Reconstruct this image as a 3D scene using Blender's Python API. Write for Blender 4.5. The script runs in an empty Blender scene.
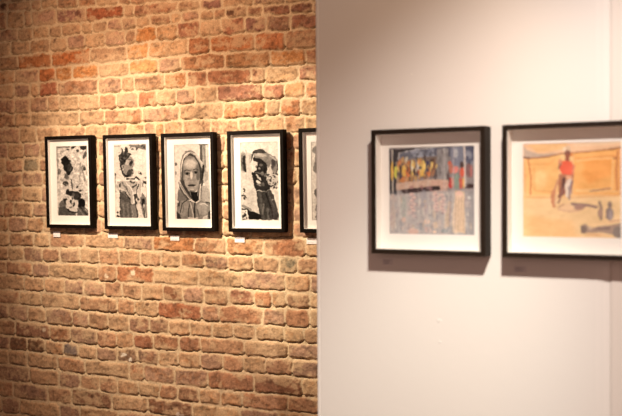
import bpy, math
import numpy as np
from mathutils import Vector, Matrix
from math import radians, cos, sin, atan, tan

S = bpy.context.scene
COL = S.collection
R = radians

# ------------------------------------------------------------------ camera
TH = atan(1000 / 2035.0)                 # angle between the lens axis and the brick wall's normal
PITCH, ROLL = atan(0.017), R(-0.3)
C0 = Vector((2.11, -4.29, 1.5))
ax0 = Vector((-sin(TH), cos(TH), 0)); rt0 = Vector((cos(TH), sin(TH), 0)); zz = Vector((0, 0, 1))
ax = ax0 * cos(PITCH) - zz * sin(PITCH)
up0 = zz * cos(PITCH) + ax0 * sin(PITCH)
rt = rt0 * cos(ROLL) + up0 * sin(ROLL)
up = up0 * cos(ROLL) - rt0 * sin(ROLL)
cd = bpy.data.cameras.new('camera')
cd.sensor_width = 36; cd.lens = 1000 / 622 * 36
cd.dof.use_dof = True; cd.dof.focus_distance = 4.95; cd.dof.aperture_fstop = 1.8
cam = bpy.data.objects.new('camera', cd); COL.objects.link(cam)
cam.matrix_world = Matrix(((rt.x, up.x, -ax.x, C0.x), (rt.y, up.y, -ax.y, C0.y), (rt.z, up.z, -ax.z, C0.z), (0, 0, 0, 1)))
S.camera = cam

S.view_settings.view_transform = 'Standard'; S.view_settings.look = 'None'
S.view_settings.exposure = 0.85; S.view_settings.gamma = 1.0; S.view_settings.use_curve_mapping = False

# partition frame of reference: local x along its face, local y into it, origin at its left front corner
AL = R(30) - TH
PO = Vector((0.44625 - 0.0114 * cos(AL), -0.83625 + 0.0114 * sin(AL), 0))
PM = Matrix.Translation(PO) @ Matrix.Rotation(-AL, 4, 'Z')

# ------------------------------------------------------------------ light
w = bpy.data.worlds.new('room_light'); S.world = w; w.use_nodes = True
w.node_tree.nodes['Background'].inputs[0].default_value = (1.0, 0.62, 0.50, 1)
w.node_tree.nodes['Background'].inputs[1].default_value = 0.30

def spot(name, loc, aim, size, blend, energy, col, rad=0.02):
    l = bpy.data.lights.new(name, 'SPOT'); l.energy = energy; l.color = col
    l.spot_size = R(size); l.spot_blend = blend; l.shadow_soft_size = rad
    o = bpy.data.objects.new(name, l); COL.objects.link(o)
    loc = Vector(loc); aim = Vector(aim); o.location = loc
    o.rotation_mode = 'QUATERNION'; o.rotation_quaternion = (aim - loc).to_track_quat('-Z', 'Y')
    return o
# three heads of a ceiling track over the brick wall
spot('track_lamp', (-1.219, -1.677, 3.085), (0.061, 0, 1.39), 29.2, 0.466, 205, (1.0, 0.90, 0.69))
spot('track_lamp', (-1.15, -1.747, 2.80), (-0.71, 0, 1.738), 87.7, 1.0, 86, (1.0, 0.62, 0.39))
spot('track_lamp', (-1.151, -1.713, 2.80), (-0.978, 0, 1.411), 50.1, 1.0, 172, (1.0, 0.85, 0.65))
def pp(t, n, z): return PM @ Vector((t, -n, z))
# three heads of the track over the partition
spot('track_lamp', pp(1.43, 1.532, 2.943), pp(-0.569, 0, 1.382), 68.9, 0.514, 27, (1.0, 0.70, 0.43))
spot('track_lamp', pp(1.37, 1.60, 3.00), pp(1.292, 0, -0.176), 91.7, 0.732, 143, (1.0, 0.875, 0.774))
spot('track_lamp', pp(1.43, 1.50, 3.00), pp(0.275, 0, 0.224), 36.6, 1.0, 114, (0.98, 1.0, 0.868))

# ------------------------------------------------------------------ helpers
def put(o, parent=None, loc=None):
    COL.objects.link(o)
    if parent: o.parent = parent
    if loc is not None: o.location = loc
    return o
def tag(o, label=None, cat=None, group=None, kind=None):
    for k, v in (('label', label), ('category', cat), ('group', group), ('kind', kind)):
        if v: o[k] = v
    return o
def empty(name, loc=(0, 0, 0)):
    o = bpy.data.objects.new(name, None); o.empty_display_size = 0.05
    return put(o, None, loc)
class MB:
    def __init__(s): s.v = []; s.f = []
    def hexa(s, p):
        n = len(s.v); s.v += [tuple(q) for q in p]
        s.f += [tuple(n + i for i in q) for q in ((0, 3, 2, 1), (4, 5, 6, 7), (0, 1, 5, 4), (1, 2, 6, 5), (2, 3, 7, 6), (3, 0, 4, 7))]
    def box(s, x0, x1, y0, y1, z0, z1):
        s.hexa([(x0, y0, z0), (x1, y0, z0), (x1, y1, z0), (x0, y1, z0), (x0, y0, z1), (x1, y0, z1), (x1, y1, z1), (x0, y1, z1)])
    def build(s, name, mat, parent=None, bevel=0, seg=2):
        me = bpy.data.meshes.new(name); me.from_pydata(s.v, [], s.f); me.validate(); me.update()
        me.materials.append(mat)
        o = bpy.data.objects.new(name, me); put(o, parent)
        if bevel:
            b = o.modifiers.new('bevel', 'BEVEL'); b.width = bevel; b.segments = seg; b.limit_method = 'ANGLE'; b.harden_normals = False
        return o

def mat(name, col, rough=0.6, spec=0.4, noise=None, bump=0.0, bscale=40, metallic=0):
    m = bpy.data.materials.new(name); m.use_nodes = True
    nt = m.node_tree; b = nt.nodes['Principled BSDF']
    b.inputs['Roughness'].default_value = rough; b.inputs['Specular IOR Level'].default_value = spec
    b.inputs['Metallic'].default_value = metallic
    b.inputs['Base Color'].default_value = (*col, 1)
    tc = nt.nodes.new('ShaderNodeTexCoord')
    if noise:
        sc, amt = noise
        n = nt.nodes.new('ShaderNodeTexNoise'); n.inputs['Scale'].default_value = sc; n.inputs['Detail'].default_value = 5
        nt.links.new(tc.outputs['Object'], n.inputs['Vector'])
        mx = nt.nodes.new('ShaderNodeMix'); mx.data_type = 'RGBA'
        mx.inputs[6].default_value = (*[c * (1 - amt) for c in col], 1); mx.inputs[7].default_value = (*[min(1, c * (1 + amt)) for c in col], 1)
        nt.links.new(n.outputs['Fac'], mx.inputs[0]); nt.links.new(mx.outputs[2], b.inputs['Base Color'])
    if bump:
        n2 = nt.nodes.new('ShaderNodeTexNoise'); n2.inputs['Scale'].default_value = bscale; n2.inputs['Detail'].default_value = 6
        nt.links.new(tc.outputs['Object'], n2.inputs['Vector'])
        bp = nt.nodes.new('ShaderNodeBump'); bp.inputs['Strength'].default_value = bump; bp.inputs['Distance'].default_value = 0.004
        nt.links.new(n2.outputs['Fac'], bp.inputs['Height']); nt.links.new(bp.outputs['Normal'], b.inputs['Normal'])
    return m
def attr_mat(name, rough, spec, bump=0.0, bscale=120, mottle=0.0):
    m = bpy.data.materials.new(name); m.use_nodes = True
    nt = m.node_tree; b = nt.nodes['Principled BSDF']
    b.inputs['Roughness'].default_value = rough; b.inputs['Specular IOR Level'].default_value = spec
    a = nt.nodes.new('ShaderNodeAttribute'); a.attribute_name = 'tint'
    out = a.outputs['Color']
    tc = nt.nodes.new('ShaderNodeTexCoord')
    if mottle:
        n = nt.nodes.new('ShaderNodeTexNoise'); n.inputs['Scale'].default_value = 150; n.inputs['Detail'].default_value = 4
        nt.links.new(tc.outputs['Object'], n.inputs['Vector'])
        mr = nt.nodes.new('ShaderNodeMapRange'); mr.inputs[1].default_value = 0.3; mr.inputs[2].default_value = 0.7
        mr.inputs[3].default_value = 1 - mottle; mr.inputs[4].default_value = 1 + mottle
        nt.links.new(n.outputs['Fac'], mr.inputs[0])
        vm = nt.nodes.new('ShaderNodeVectorMath'); vm.operation = 'SCALE'
        nt.links.new(out, vm.inputs[0]); nt.links.new(mr.outputs[0], vm.inputs['Scale']); out = vm.outputs[0]
    nt.links.new(out, b.inputs['Base Color'])
    if bump:
        n2 = nt.nodes.new('ShaderNodeTexNoise'); n2.inputs['Scale'].default_value = bscale; n2.inputs['Detail'].default_value = 6
        nt.links.new(tc.outputs['Object'], n2.inputs['Vector'])
        bp = nt.nodes.new('ShaderNodeBump'); bp.inputs['Strength'].default_value = bump; bp.inputs['Distance'].default_value = 0.003
        nt.links.new(n2.outputs['Fac'], bp.inputs['Height']); nt.links.new(bp.outputs['Normal'], b.inputs['Normal'])
    return m
def lin(c):
    c = np.asarray(c, float); return np.where(c <= 0.04045, c / 12.92, ((c + 0.055) / 1.055) ** 2.4)

M_PLASTER = mat('white_painted_plaster', (0.80, 0.765, 0.735), 0.75, 0.25, (3, 0.015), 0.10, 30)
M_PLASTER2 = mat('shade_darkened_white_board', (0.755, 0.70, 0.655), 0.75, 0.25, (3, 0.015), 0.10, 30)  # the same white paint, darkened to stand in for shade
M_BLACK = mat('black_stained_wood', (0.005, 0.003, 0.002), 0.55, 0.07, (60, 0.3), 0.05, 90)
M_BLACKB = mat('dark_brown_black_wood', (0.019, 0.012, 0.008), 0.55, 0.1, (60, 0.3), 0.05, 90)
M_MAT = mat('off_white_mount_board', (0.81, 0.79, 0.76), 0.85, 0.1, None, 0.03, 200)
M_SPACER = mat('white_spacer_board', (0.88, 0.85, 0.80), 0.8, 0.1)
M_BACK = mat('brown_backing_board', (0.25, 0.17, 0.10), 0.8, 0.2)
M_CARD = mat('white_caption_card', (0.86, 0.83, 0.83), 0.6, 0.3)
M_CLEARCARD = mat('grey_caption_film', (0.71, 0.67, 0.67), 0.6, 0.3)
M_TEXT = mat('grey_caption_ink', (0.36, 0.34, 0.38), 0.7, 0.2)
M_FLOOR = mat('dark_floorboards', (0.16, 0.09, 0.05), 0.5, 0.4, (8, 0.4), 0.1, 20)
M_BLOCKER = mat('dark_blocker_wall', (0.10, 0.07, 0.05), 0.9, 0.2)
M_CEIL = mat('dark_painted_ceiling', (0.35, 0.32, 0.30), 0.9, 0.2)
def glass_mat():
    m = bpy.data.materials.new('clear_picture_glass'); m.use_nodes = True
    nt = m.node_tree; nt.nodes.clear()
    o = nt.nodes.new('ShaderNodeOutputMaterial'); t = nt.nodes.new('ShaderNodeBsdfTransparent'); g = nt.nodes.new('ShaderNodeBsdfGlossy')
    g.inputs['Roughness'].default_value = 0.02
    lw = nt.nodes.new('ShaderNodeLayerWeight'); lw.inputs['Blend'].default_value = 0.5
    pw = nt.nodes.new('ShaderNodeMath'); pw.operation = 'POWER'; pw.inputs[1].default_value = 5.0
    fr = nt.nodes.new('ShaderNodeMath'); fr.operation = 'MULTIPLY_ADD'; fr.inputs[1].default_value = 0.95; fr.inputs[2].default_value = 0.09
    nt.links.new(lw.outputs['Facing'], pw.inputs[0]); nt.links.new(pw.outputs[0], fr.inputs[0])
    mx = nt.nodes.new('ShaderNodeMixShader')
    nt.links.new(fr.outputs[0], mx.inputs[0]); nt.links.new(t.outputs[0], mx.inputs[1]); nt.links.new(g.outputs[0], mx.inputs[2])
    nt.links.new(mx.outputs[0], o.inputs[0])
    return m
M_GLASS = glass_mat()

# numpy noise -------------------------------------------------------
def vnoise(x, y, seed):
    rs = np.random.RandomState(seed); T = rs.rand(256, 256)
    xi = np.floor(x).astype(int); yi = np.floor(y).astype(int); fx = x - xi; fy = y - yi
    fx = fx * fx * (3 - 2 * fx); fy = fy * fy * (3 - 2 * fy)
    a = T[yi % 256, xi % 256]; b = T[yi % 256, (xi + 1) % 256]; c = T[(yi + 1) % 256, xi % 256]; d = T[(yi + 1) % 256, (xi + 1) % 256]
    return (a * (1 - fx) + b * fx) * (1 - fy) + (c * (1 - fx) + d * fx) * fy
def fbm(x, y, seed, octv=4):
    s = 0; a = 0.5; t = 0
    for i in range(octv):
        s = s + a * vnoise(x * 2 ** i + 17 * i, y * 2 ** i + 5 * i, seed + i); t += a; a *= 0.55
    return s / t
def sstep(a, b, x):
    t = np.clip((x - a) / (b - a), 0, 1); return t * t * (3 - 2 * t)

def grid_mesh(name, X, Y, Z, colr, material, parent=None, smooth=True):
    """X, Y, Z arrays (rows x cols) of vertex positions, colr rows x cols x 3 linear"""
    h, wd = X.shape
    me = bpy.data.meshes.new(name)
    me.vertices.add(h * wd); me.vertices.foreach_set('co', np.stack([X, Y, Z], -1).astype(np.float32).ravel())
    idx = np.arange(h * wd).reshape(h, wd)
    q = np.stack([idx[:-1, :-1], idx[:-1, 1:], idx[1:, 1:], idx[1:, :-1]], -1).reshape(-1, 4)
    n = len(q)
    me.loops.add(n * 4); me.loops.foreach_set('vertex_index', q.astype(np.int32).ravel())
    me.polygons.add(n); me.polygons.foreach_set('loop_start', np.arange(0, n * 4, 4, dtype=np.int32))
    try: me.polygons.foreach_set('loop_total', np.full(n, 4, np.int32))
    except Exception: pass
    me.update(calc_edges=True)
    if smooth: me.polygons.foreach_set('use_smooth', np.ones(n, bool))
    ca = me.color_attributes.new('tint', 'FLOAT_COLOR', 'POINT')
    rgba = np.ones((h * wd, 4), np.float32); rgba[:, :3] = colr.reshape(-1, 3)
    ca.data.foreach_set('color', rgba.ravel())
    me.materials.append(material)
    o = bpy.data.objects.new(name, me); put(o, parent)
    return o

# ------------------------------------------------------------------ structure: brick wall
def wall_xz(px, py):
    d = ax + rt * ((px - 311) / 1000) - up * ((py - 208) / 1000)
    t = (0 - C0.y) / d.y
    p = C0 + d * t
    return p.x, p.z
US = np.array([0, 105, 210, 315.0])
BEDS = [  # bed joints, top to bottom, as heights across the wall
    (12, 6, -1, -10), (30, 20, 9, 1), (43, 32, 19, 12.5), (57, 47, 36, 28.7), (71, 63.5, 53, 48), (85, 78, 69.5, 64.5),
    (99, 94, 86, 80.5), (114, 110, 102.5, 97.5), (128.3, 125, 119, 115.5), (144.5, 140, 136, 132.5), (159, 156, 152.5, 149.5),
    (172.5, 171, 169.5, 167.5), (186.7, 186.2, 185.7, 185), (202, 202.5, 203, 204), (217, 218.5, 220, 221.5), (231.5, 234.5, 237, 238.5),
    (246, 248.7, 254, 258), (260.5, 264.7, 269.5, 275), (274, 281.8, 287.5, 293), (289, 297.5, 304.8, 309.8), (303, 313.5, 321.8, 328.5),
    (318.7, 330.8, 337, 345), (334.5, 347, 353.5, 360.5), (348.8, 360.8, 370, 378), (364, 376.8, 389, 397), (379.5, 392.5, 404.5, 414.5),
    (396, 409, 421, 431), (412.5, 425, 437.5, 448)]
JOINTS = [
    [8, 31, 42, 58, 78, 96, 119, 130, 170, 199, 222, 255, 290],
    [7, 24, 32, 57, 86, 124.4, 134.5, 177.5, 200, 222, 253, 285],
    [18, 33, 49, 62, 81, 93, 108, 122, 136, 150, 171, 181, 199, 214, 226, 247, 263, 290.5, 313],
    [30, 50, 67, 85, 105, 126, 136, 156, 177, 200, 221.5, 245, 266, 291],
    [18, 52, 90, 127.5, 149, 188.5, 210, 255, 286],
    [15, 39, 55, 73, 98.5, 129, 158, 181, 225, 271, 306],
    [14, 30.5, 39, 58, 98, 121.5, 134.5, 164, 187, 208, 251, 265, 298],
    [15, 30.5, 48, 59, 78.5, 99, 116, 137.5, 157, 176, 195, 217, 263, 285, 306],
    [15, 31, 79, 104, 142, 179, 223.5, 266, 281, 300],
    [20, 37, 60, 85, 107, 127, 145, 155.5, 164, 183, 211, 239, 256, 285, 305],
    [8, 24, 40, 60, 98, 116, 154, 175, 225, 248, 292.5, 305],
    [6, 24, 39, 62, 82, 100, 140, 158, 180, 200, 224, 262, 294],
    [2, 22, 43, 66, 99, 120, 160, 190, 222, 240, 280, 297],
    [6, 22.5, 41, 80, 101, 140, 159.5, 205, 225, 265, 292],
    [3, 14, 33, 56, 76, 98, 130, 158, 190, 222, 244, 293],
    [8, 27, 44, 84, 102, 122, 158, 184, 223, 250, 293],
    [9.5, 34, 49.5, 85.5, 124.5, 153, 195, 226, 264, 306],
    [8, 24, 42, 60, 80, 99, 119, 140, 160, 181.5, 204, 227.5, 252.5, 279, 297],
    [6, 32.5, 49, 98, 117, 154.5, 198, 242, 286],
    [24, 44.5, 65, 84.5, 104, 122, 142, 163, 183, 204, 229, 254, 272, 287, 310],
    [20, 41, 79.5, 117, 135, 158, 201.5, 219, 263, 285.5, 310],
    [9, 28, 46, 72, 89, 108, 129, 149, 169, 190, 212, 233, 255.5, 283, 303.5],
    [15, 50, 70.5, 97.5, 116, 134, 153, 179, 200, 244, 287.5],
    [10, 28, 45, 63, 78.5, 97, 117, 137, 158, 179, 200, 222, 243.5, 265.5, 293],
    [28, 58, 86, 130, 144, 174, 208, 253.5, 302],
    [30, 59.5, 80, 100, 117.5, 138.5, 160, 178, 200, 221, 243, 288],
    [48, 72, 112, 148, 192, 240, 280],
    [20, 60, 80, 118, 160, 200, 222, 262, 300]]
# natural colour of single bricks that stand out, (course, px) -> sRGB
O_ = (0.82, 0.55, 0.32); PUR = (0.56, 0.38, 0.36); RED = (0.62, 0.30, 0.19); GRY = (0.50, 0.49, 0.42); DK = (0.42, 0.28, 0.22); PALE = (0.82, 0.66, 0.50); BL = (0.42, 0.40, 0.42)
SPECIAL = {(5, 290): O_, (3, 146): O_, (1, 70): PUR, (11, 30): GRY, (17, 288): GRY, (23, 70): BL, (9, 159): O_, (0, 185): RED, (1, 212): PUR, (1, 103): RED,
           (4, 240): (0.74, 0.44, 0.27), (4, 270): (0.76, 0.46, 0.30), (4, 70): (0.76, 0.43, 0.24), (4, 35): (0.70, 0.42, 0.25), (5, 90): O_, (5, 65): O_, (5, 47): (0.78, 0.44, 0.25),
           (3, 255): PUR, (3, 233): (0.66, 0.42, 0.33), (3, 278): (0.58, 0.44, 0.38), (3, 300): (0.62, 0.42, 0.36), (2, 276): (0.56, 0.38, 0.32), (2, 300): (0.52, 0.36, 0.32), (2, 255): (0.56, 0.38, 0.3), (2, 237): DK,
           (3, 190): (0.64, 0.42, 0.34), (3, 166): PALE, (4, 170): PALE, (4, 140): (0.84, 0.62, 0.40), (4, 200): (0.68, 0.42, 0.28), (1, 155): (0.66, 0.46, 0.36), (6, 230): (0.62, 0.38, 0.28),
           (6, 258): (0.58, 0.38, 0.3), (6, 175): (0.72, 0.44, 0.26), (6, 197): (0.60, 0.38, 0.28), (7, 240): (0.62, 0.40, 0.34), (7, 274): (0.66, 0.42, 0.34), (7, 147): (0.70, 0.42, 0.30), (8, 240): (0.76, 0.50, 0.34),
           (7, 295): PALE, (8, 290): (0.72, 0.46, 0.32), (6, 285): PALE, (6, 308): (0.72, 0.5, 0.42), (6, 48): (0.62, 0.34, 0.25), (9, 135): PALE, (5, 250): (0.72, 0.52, 0.36), (5, 203): (0.68, 0.46, 0.32), (5, 143): (0.86, 0.66, 0.42),
           (22, 32): (0.50, 0.34, 0.28), (22, 60): (0.60, 0.42, 0.32), (19, 240): (0.55, 0.34, 0.27), (19, 262): (0.76, 0.52, 0.38), (24, 230): (0.66, 0.46, 0.36), (24, 275): (0.5, 0.32, 0.25), (22, 190): (0.56, 0.38, 0.3), (22, 162): (0.6, 0.4, 0.3),
           (22, 143): (0.58, 0.36, 0.28), (20, 290): (0.70, 0.48, 0.36), (20, 240): (0.72, 0.5, 0.38), (16, 245): (0.74, 0.52, 0.36), (16, 285): (0.68, 0.44, 0.32), (18, 135): (0.74, 0.46, 0.32), (19, 175): (0.52, 0.34, 0.25), (20, 180): (0.62, 0.36, 0.26),
           (16, 170): (0.76, 0.50, 0.32), (21, 140): (0.56, 0.42, 0.36), (21, 158): (0.62, 0.46, 0.38), (23, 18): (0.44, 0.32, 0.26), (23, 36): (0.42, 0.31, 0.24), (23, 126): (0.5, 0.4, 0.34), (26, 170): (0.44, 0.3, 0.24), (26, 90): (0.50, 0.34, 0.27)}

def brick_wall():
    x0, x1, z0, z1, st = -3.0, 1.9, 0.0, 3.2, 0.0042
    # finer in the part in view
    xs = np.concatenate([np.arange(x0, -2.05, 0.012), np.arange(-2.05, 0.25, st), np.arange(0.25, x1 + 0.001, 0.012)])
    zs = np.concatenate([np.arange(z0, 0.2, 0.012), np.arange(0.2, 2.65, st), np.arange(2.65, z1 + 0.001, 0.012)])
    X, Z = np.meshgrid(xs, zs)
    rs = np.random.RandomState(11)
    # bed joint heights as polynomials of wall x
    ux = np.array([-2.6] + [wall_xz(u, 200)[0] for u in US] + [0.6])
    def bedz(px4):
        z4 = [wall_xz(u, v)[1] for u, v in zip(US, px4)]
        return np.array([z4[0] + (z4[0] - z4[1]) * 0.3] + z4 + [z4[3] + (z4[3] - z4[2]) * 0.3])
    beds = [bedz(b) for b in BEDS]
    while beds[0].mean() < z1 + 0.1: beds.insert(0, beds[0] * 0 + beds[0].mean() + 0.081)
    ntop = len(beds) - len(BEDS)
    while beds[-1].mean() > -0.1: beds.append(beds[-1] * 0 + beds[-1].mean() - 0.081)
    # warp so edges wander
    wx = (fbm(X * 14, Z * 14, 1, 3) - 0.5) * 0.016 + (fbm(X * 55, Z * 55, 21, 2) - 0.5) * 0.007
    wz = (fbm(X * 14, Z * 14, 5, 3) - 0.5) * 0.016 + (fbm(X * 60, Z * 60, 9, 2) - 0.5) * 0.009
    XW, ZW = X + wx, Z + wz
    H = np.zeros_like(X); C = np.zeros(X.shape + (3,))
    # mortar
    mn = fbm(X * 30, Z * 30, 31, 4)
    mort = np.array([0.81, 0.72, 0.59])
    C[:] = lin(mort) * (0.80 + 0.4 * mn)[..., None]
    H += 0.012 * (fbm(X * 11, Z * 16, 33, 3) - 0.46) + 0.004 * (mn - 0.5) + 0.0015 * (fbm(X * 120, Z * 120, 35, 2) - 0.5)
    f1 = fbm(X * 26, Z * 40, 41, 4); f2 = fbm(X * 70, Z * 70, 51, 3); f3 = fbm(X * 9, Z * 9, 61, 3)
    lime = fbm(X * 18 + 40, Z * 26, 71, 5); dark = fbm(X * 45 + 9, Z * 60, 81, 4)
    crk = fbm(X * 13 + 3, Z * 7 + 8, 91, 3); fine = fbm(X * 95, Z * 95, 95, 3)
    B = [np.interp(xs, ux, b) for b in beds]
    for k in range(len(beds) - 1):
        ci = k - ntop + 1                       # course number, BEDS[ci-1] .. BEDS[ci]
        zt, zb = B[k][None, :], B[k + 1][None, :]
        zm = float((beds[k].mean() + beds[k + 1].mean()) / 2)
        if 0 <= ci < len(JOINTS):
            vmid = (BEDS[ci][1] + (BEDS[ci - 1][1] if ci else -8)) / 2
            js = [wall_xz(u, vmid)[0] for u in JOINTS[ci]]
        else: js = [-1.9 + rs.rand() * 0.1]
        js = list(js); a = js[0]; h0 = rs.rand() < 0.5
        while a > x0 - 0.3: a -= (0.13 if h0 else 0.245) + rs.rand() * 0.012; h0 = not h0; js.insert(0, a)
        a = js[-1]
        while a < x1 + 0.3: a += (0.13 if h0 else 0.245) + rs.rand() * 0.012; h0 = not h0; js.append(a)
        rows = np.where((zs > beds[k + 1].min() - 0.03) & (zs < beds[k].max() + 0.03))[0]
        if not len(rows): continue
        r0, r1 = rows[0], rows[-1] + 1
        for a, b in zip(js[:-1], js[1:]):
            cols = np.where((xs > a - 0.02) & (xs < b + 0.02))[0]
            rr = rs.rand(12)
            if not len(cols): continue
            c0, c1 = cols[0], cols[-1] + 1
            sl = (slice(r0, r1), slice(c0, c1))
            xx, zv = XW[sl], ZW[sl]
            g = 0.0022 + 0.003 * rr[0]                    # half the joint
            ja = a + (rr[1] - .5) * 0.003; jb = b
            top = zt[:, c0:c1] - g - 0.0025 * rr[2]; bot = zb[:, c0:c1] + g + 0.002 * rr[3]
            hw = (jb - ja) / 2 - g; cx = (ja + jb) / 2
            hh = (top - bot) / 2; cz = (top + bot) / 2
            rad = 0.010 + 0.010 * rr[4]
            dx = np.abs(xx - cx) - (hw - rad); dz = np.abs(zv - cz) - (hh - rad)
            sd = rad - np.hypot(np.maximum(dx, 0), np.maximum(dz, 0)) - np.minimum(0, np.maximum(dx, dz)) * -1 * -1
            sd = np.where((dx < 0) & (dz < 0), rad + np.minimum(-dx, -dz), rad - np.hypot(np.maximum(dx, 0), np.maximum(dz, 0)))
            m = sstep(-0.0015, 0.0040, sd + (f2[sl] - .5) * 0.008)
            prof = sstep(-0.002, 0.009, sd)
            depth = 0.0035 + 0.0045 * rr[5]
            tilt = (rr[6] - .5) * 0.05 * (zv - cz) + (rr[7] - .5) * 0.03 * (xx - cx)
            hgt = prof * (depth + tilt + (f1[sl] - .5) * 0.008 + (f2[sl] - .5) * 0.003)
            H[sl] = H[sl] * (1 - m) + m * hgt
            # colour
            px = None
            base = None; special = False
            for (kk, u), cc in SPECIAL.items():
                if kk == ci:
                    wxp = wall_xz(u, vmid)[0]
                    if a < wxp < b: base = np.array(cc); special = True
            if base is None:
                pal = [(0.735, 0.59, 0.46), (0.705, 0.555, 0.435), (0.75, 0.615, 0.485), (0.695, 0.535, 0.42), (0.71, 0.57, 0.47), (0.755, 0.625, 0.49), (0.675, 0.54, 0.45)]
                base = np.array(pal[int(rr[8] * len(pal))]) * (0.94 + 0.12 * rr[9])
            bc = lin(base * 0.62 + np.array([0.72, 0.59, 0.46]) * 0.37) if special else lin(base)
            mod = 0.36 + 0.70 * f1[sl] + 0.62 * fine[sl]
            mod = mod * (1 - 0.38 * sstep(0.56, 0.70, dark[sl]) )
            colr = bc[None, None, :] * mod[..., None]
            redder = sstep(0.5, 0.75, f2[sl] * 0.5 + f3[sl] * 0.5)[..., None]
            colr = colr * (1 - redder * np.array([0.04, 0.17, 0.28]))
            lm = sstep(0.50, 0.66, lime[sl] * 0.75 + 0.25 * fine[sl] + 0.12 * (rr[10] - .5) + 0.15 * (1 - sstep(0.0, 0.014, sd))) * 0.70
            colr = colr * (1 - lm[..., None]) + lin(np.array([0.81, 0.69, 0.55])) * lm[..., None]
            colr = colr * (0.86 + 0.10 * rr[11])
            C[sl] = C[sl] * (1 - m[..., None]) + colr * m[..., None]
            # open cracks where the bed mortar has fallen out under the brick
            under = sstep(-0.0055, -0.002, sd) * (1 - sstep(-0.0005, 0.0025, sd)) * sstep(0.55, 0.9, (cz - zv) / hh)
            cr = under * sstep(0.44, 0.52, crk[sl] + 0.12 * (rr[2] - .5))
            H[sl] = H[sl] - cr * 0.016
            C[sl] = C[sl] * (1 - 0.45 * cr[..., None])
    for u, v, ru, cc in ((124, 354, 0.020, (0.93, 0.90, 0.84)), (131, 360, 0.014, (0.93, 0.90, 0.84)), (133, 274, 0.022, (0.90, 0.84, 0.74)), (107, 276, 0.02, (0.90, 0.83, 0.72)), (45, 330, 0.02, (0.84, 0.76, 0.66)),
                         (180, 415, 0.02, (0.80, 0.74, 0.68)), (56, 40, 0.02, (0.40, 0.30, 0.24)), (4, 6, 0.03, (0.30, 0.20, 0.14)), (148, 304, 0.014, (0.34, 0.22, 0.16)), (174, 297, 0.02, (0.45, 0.28, 0.2))):
        x_, z_ = wall_xz(u, v); d = np.hypot(XW - x_, (ZW - z_) * 1.3) / ru + (f2 - .5) * 1.6
        q = 0.85 * (1 - sstep(0.45, 0.95, d))[..., None]; C = C * (1 - q) + lin(np.array(cc)) * q
    C = np.clip(C, 0.005, 0.9)
    # close the slab behind so it has thickness: fold the outline back
    Y = -H
    return grid_mesh('wall_back', X, Y, Z, C, attr_mat('old_brick_and_lime_mortar', 0.9, 0.12, 0.6, 150, 0.18))
wall = brick_wall(); tag(wall, 'old weathered orange brown brick wall with lime mortar', 'wall', kind='structure')
mb = MB(); mb.box(-3.0, 1.9, 0.012, 0.25, 0, 3.2)
tag(mb.build('wall_core', M_BACK, wall), kind='structure')

# floor, ceiling
mb = MB(); mb.box(-3.0, 4.2, -5.2, 0.25, -0.1, -0.001); tag(mb.build('floor', M_FLOOR), 'dark board floor', 'floor', kind='structure')
mb = MB(); mb.box(-3.0, 4.2, -5.2, 0.25, 3.2, 3.3); tag(mb.build('ceiling', M_CEIL), 'dark ceiling', 'ceiling', kind='structure')

mb = MB(); mb.box(-3.15, -3.0, -5.2, 0.25, 0, 3.2); tag(mb.build('blocker_wall_left', M_BLOCKER), 'unseen dark side wall added to block room light', 'wall', kind='structure')  # unseen wall, added to keep world light off the brick

# ------------------------------------------------------------------ white partition (two boards meeting at a joint)
def partition():
    # face profile along local x (depth y), a shallow open joint at x = JX, rounded bead at the free end
    JX = 1.109
    T = 0.13
    prof_all = [(0.0, T), (0.0, 0.004), (0.0012, 0.0012), (0.004, 0.0), (0.012, 0.0), (0.0145, 0.0014), (0.018, 0.0005), (0.30, 0.0), (0.7, 0.0),
            (1.02, 0.0), (JX - 0.045, 0.0006), (JX - 0.020, 0.0030), (JX - 0.004, 0.0068), (JX, 0.0070), (JX + 0.004, 0.0040), (JX + 0.012, 0.0030), (JX + 0.04, 0.0035), (1.7, 0.0035), (1.7, T)]
    objs = []
    k = next(i for i, p in enumerate(prof_all) if abs(p[0] - JX) < 1e-6)
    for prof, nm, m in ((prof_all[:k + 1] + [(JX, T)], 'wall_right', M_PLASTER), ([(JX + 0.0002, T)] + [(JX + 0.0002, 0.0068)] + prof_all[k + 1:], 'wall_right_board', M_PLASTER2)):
        v = []; f = []
        for z in (0.0, 3.2): v += [(x, y, z) for x, y in prof]
        n = len(prof)
        for i in range(n):
            j = (i + 1) % n; f.append((i, j, n + j, n + i))
        f.append(tuple(range(n - 1, -1, -1))); f.append(tuple(range(n, 2 * n)))
        me = bpy.data.meshes.new(nm); me.from_pydata(v, [], f); me.update(); me.materials.append(m)
        o = bpy.data.objects.new(nm, me); put(o); o.matrix_world = PM; objs.append(o)
    tag(objs[0], 'white painted partition wall standing in front of the brick wall', 'wall', kind='structure')
    tag(objs[1], 'painted board with shade put into its colour, continuing the partition past its joint', 'wall', kind='structure')
    return objs[0]
part_wall = partition()
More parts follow.
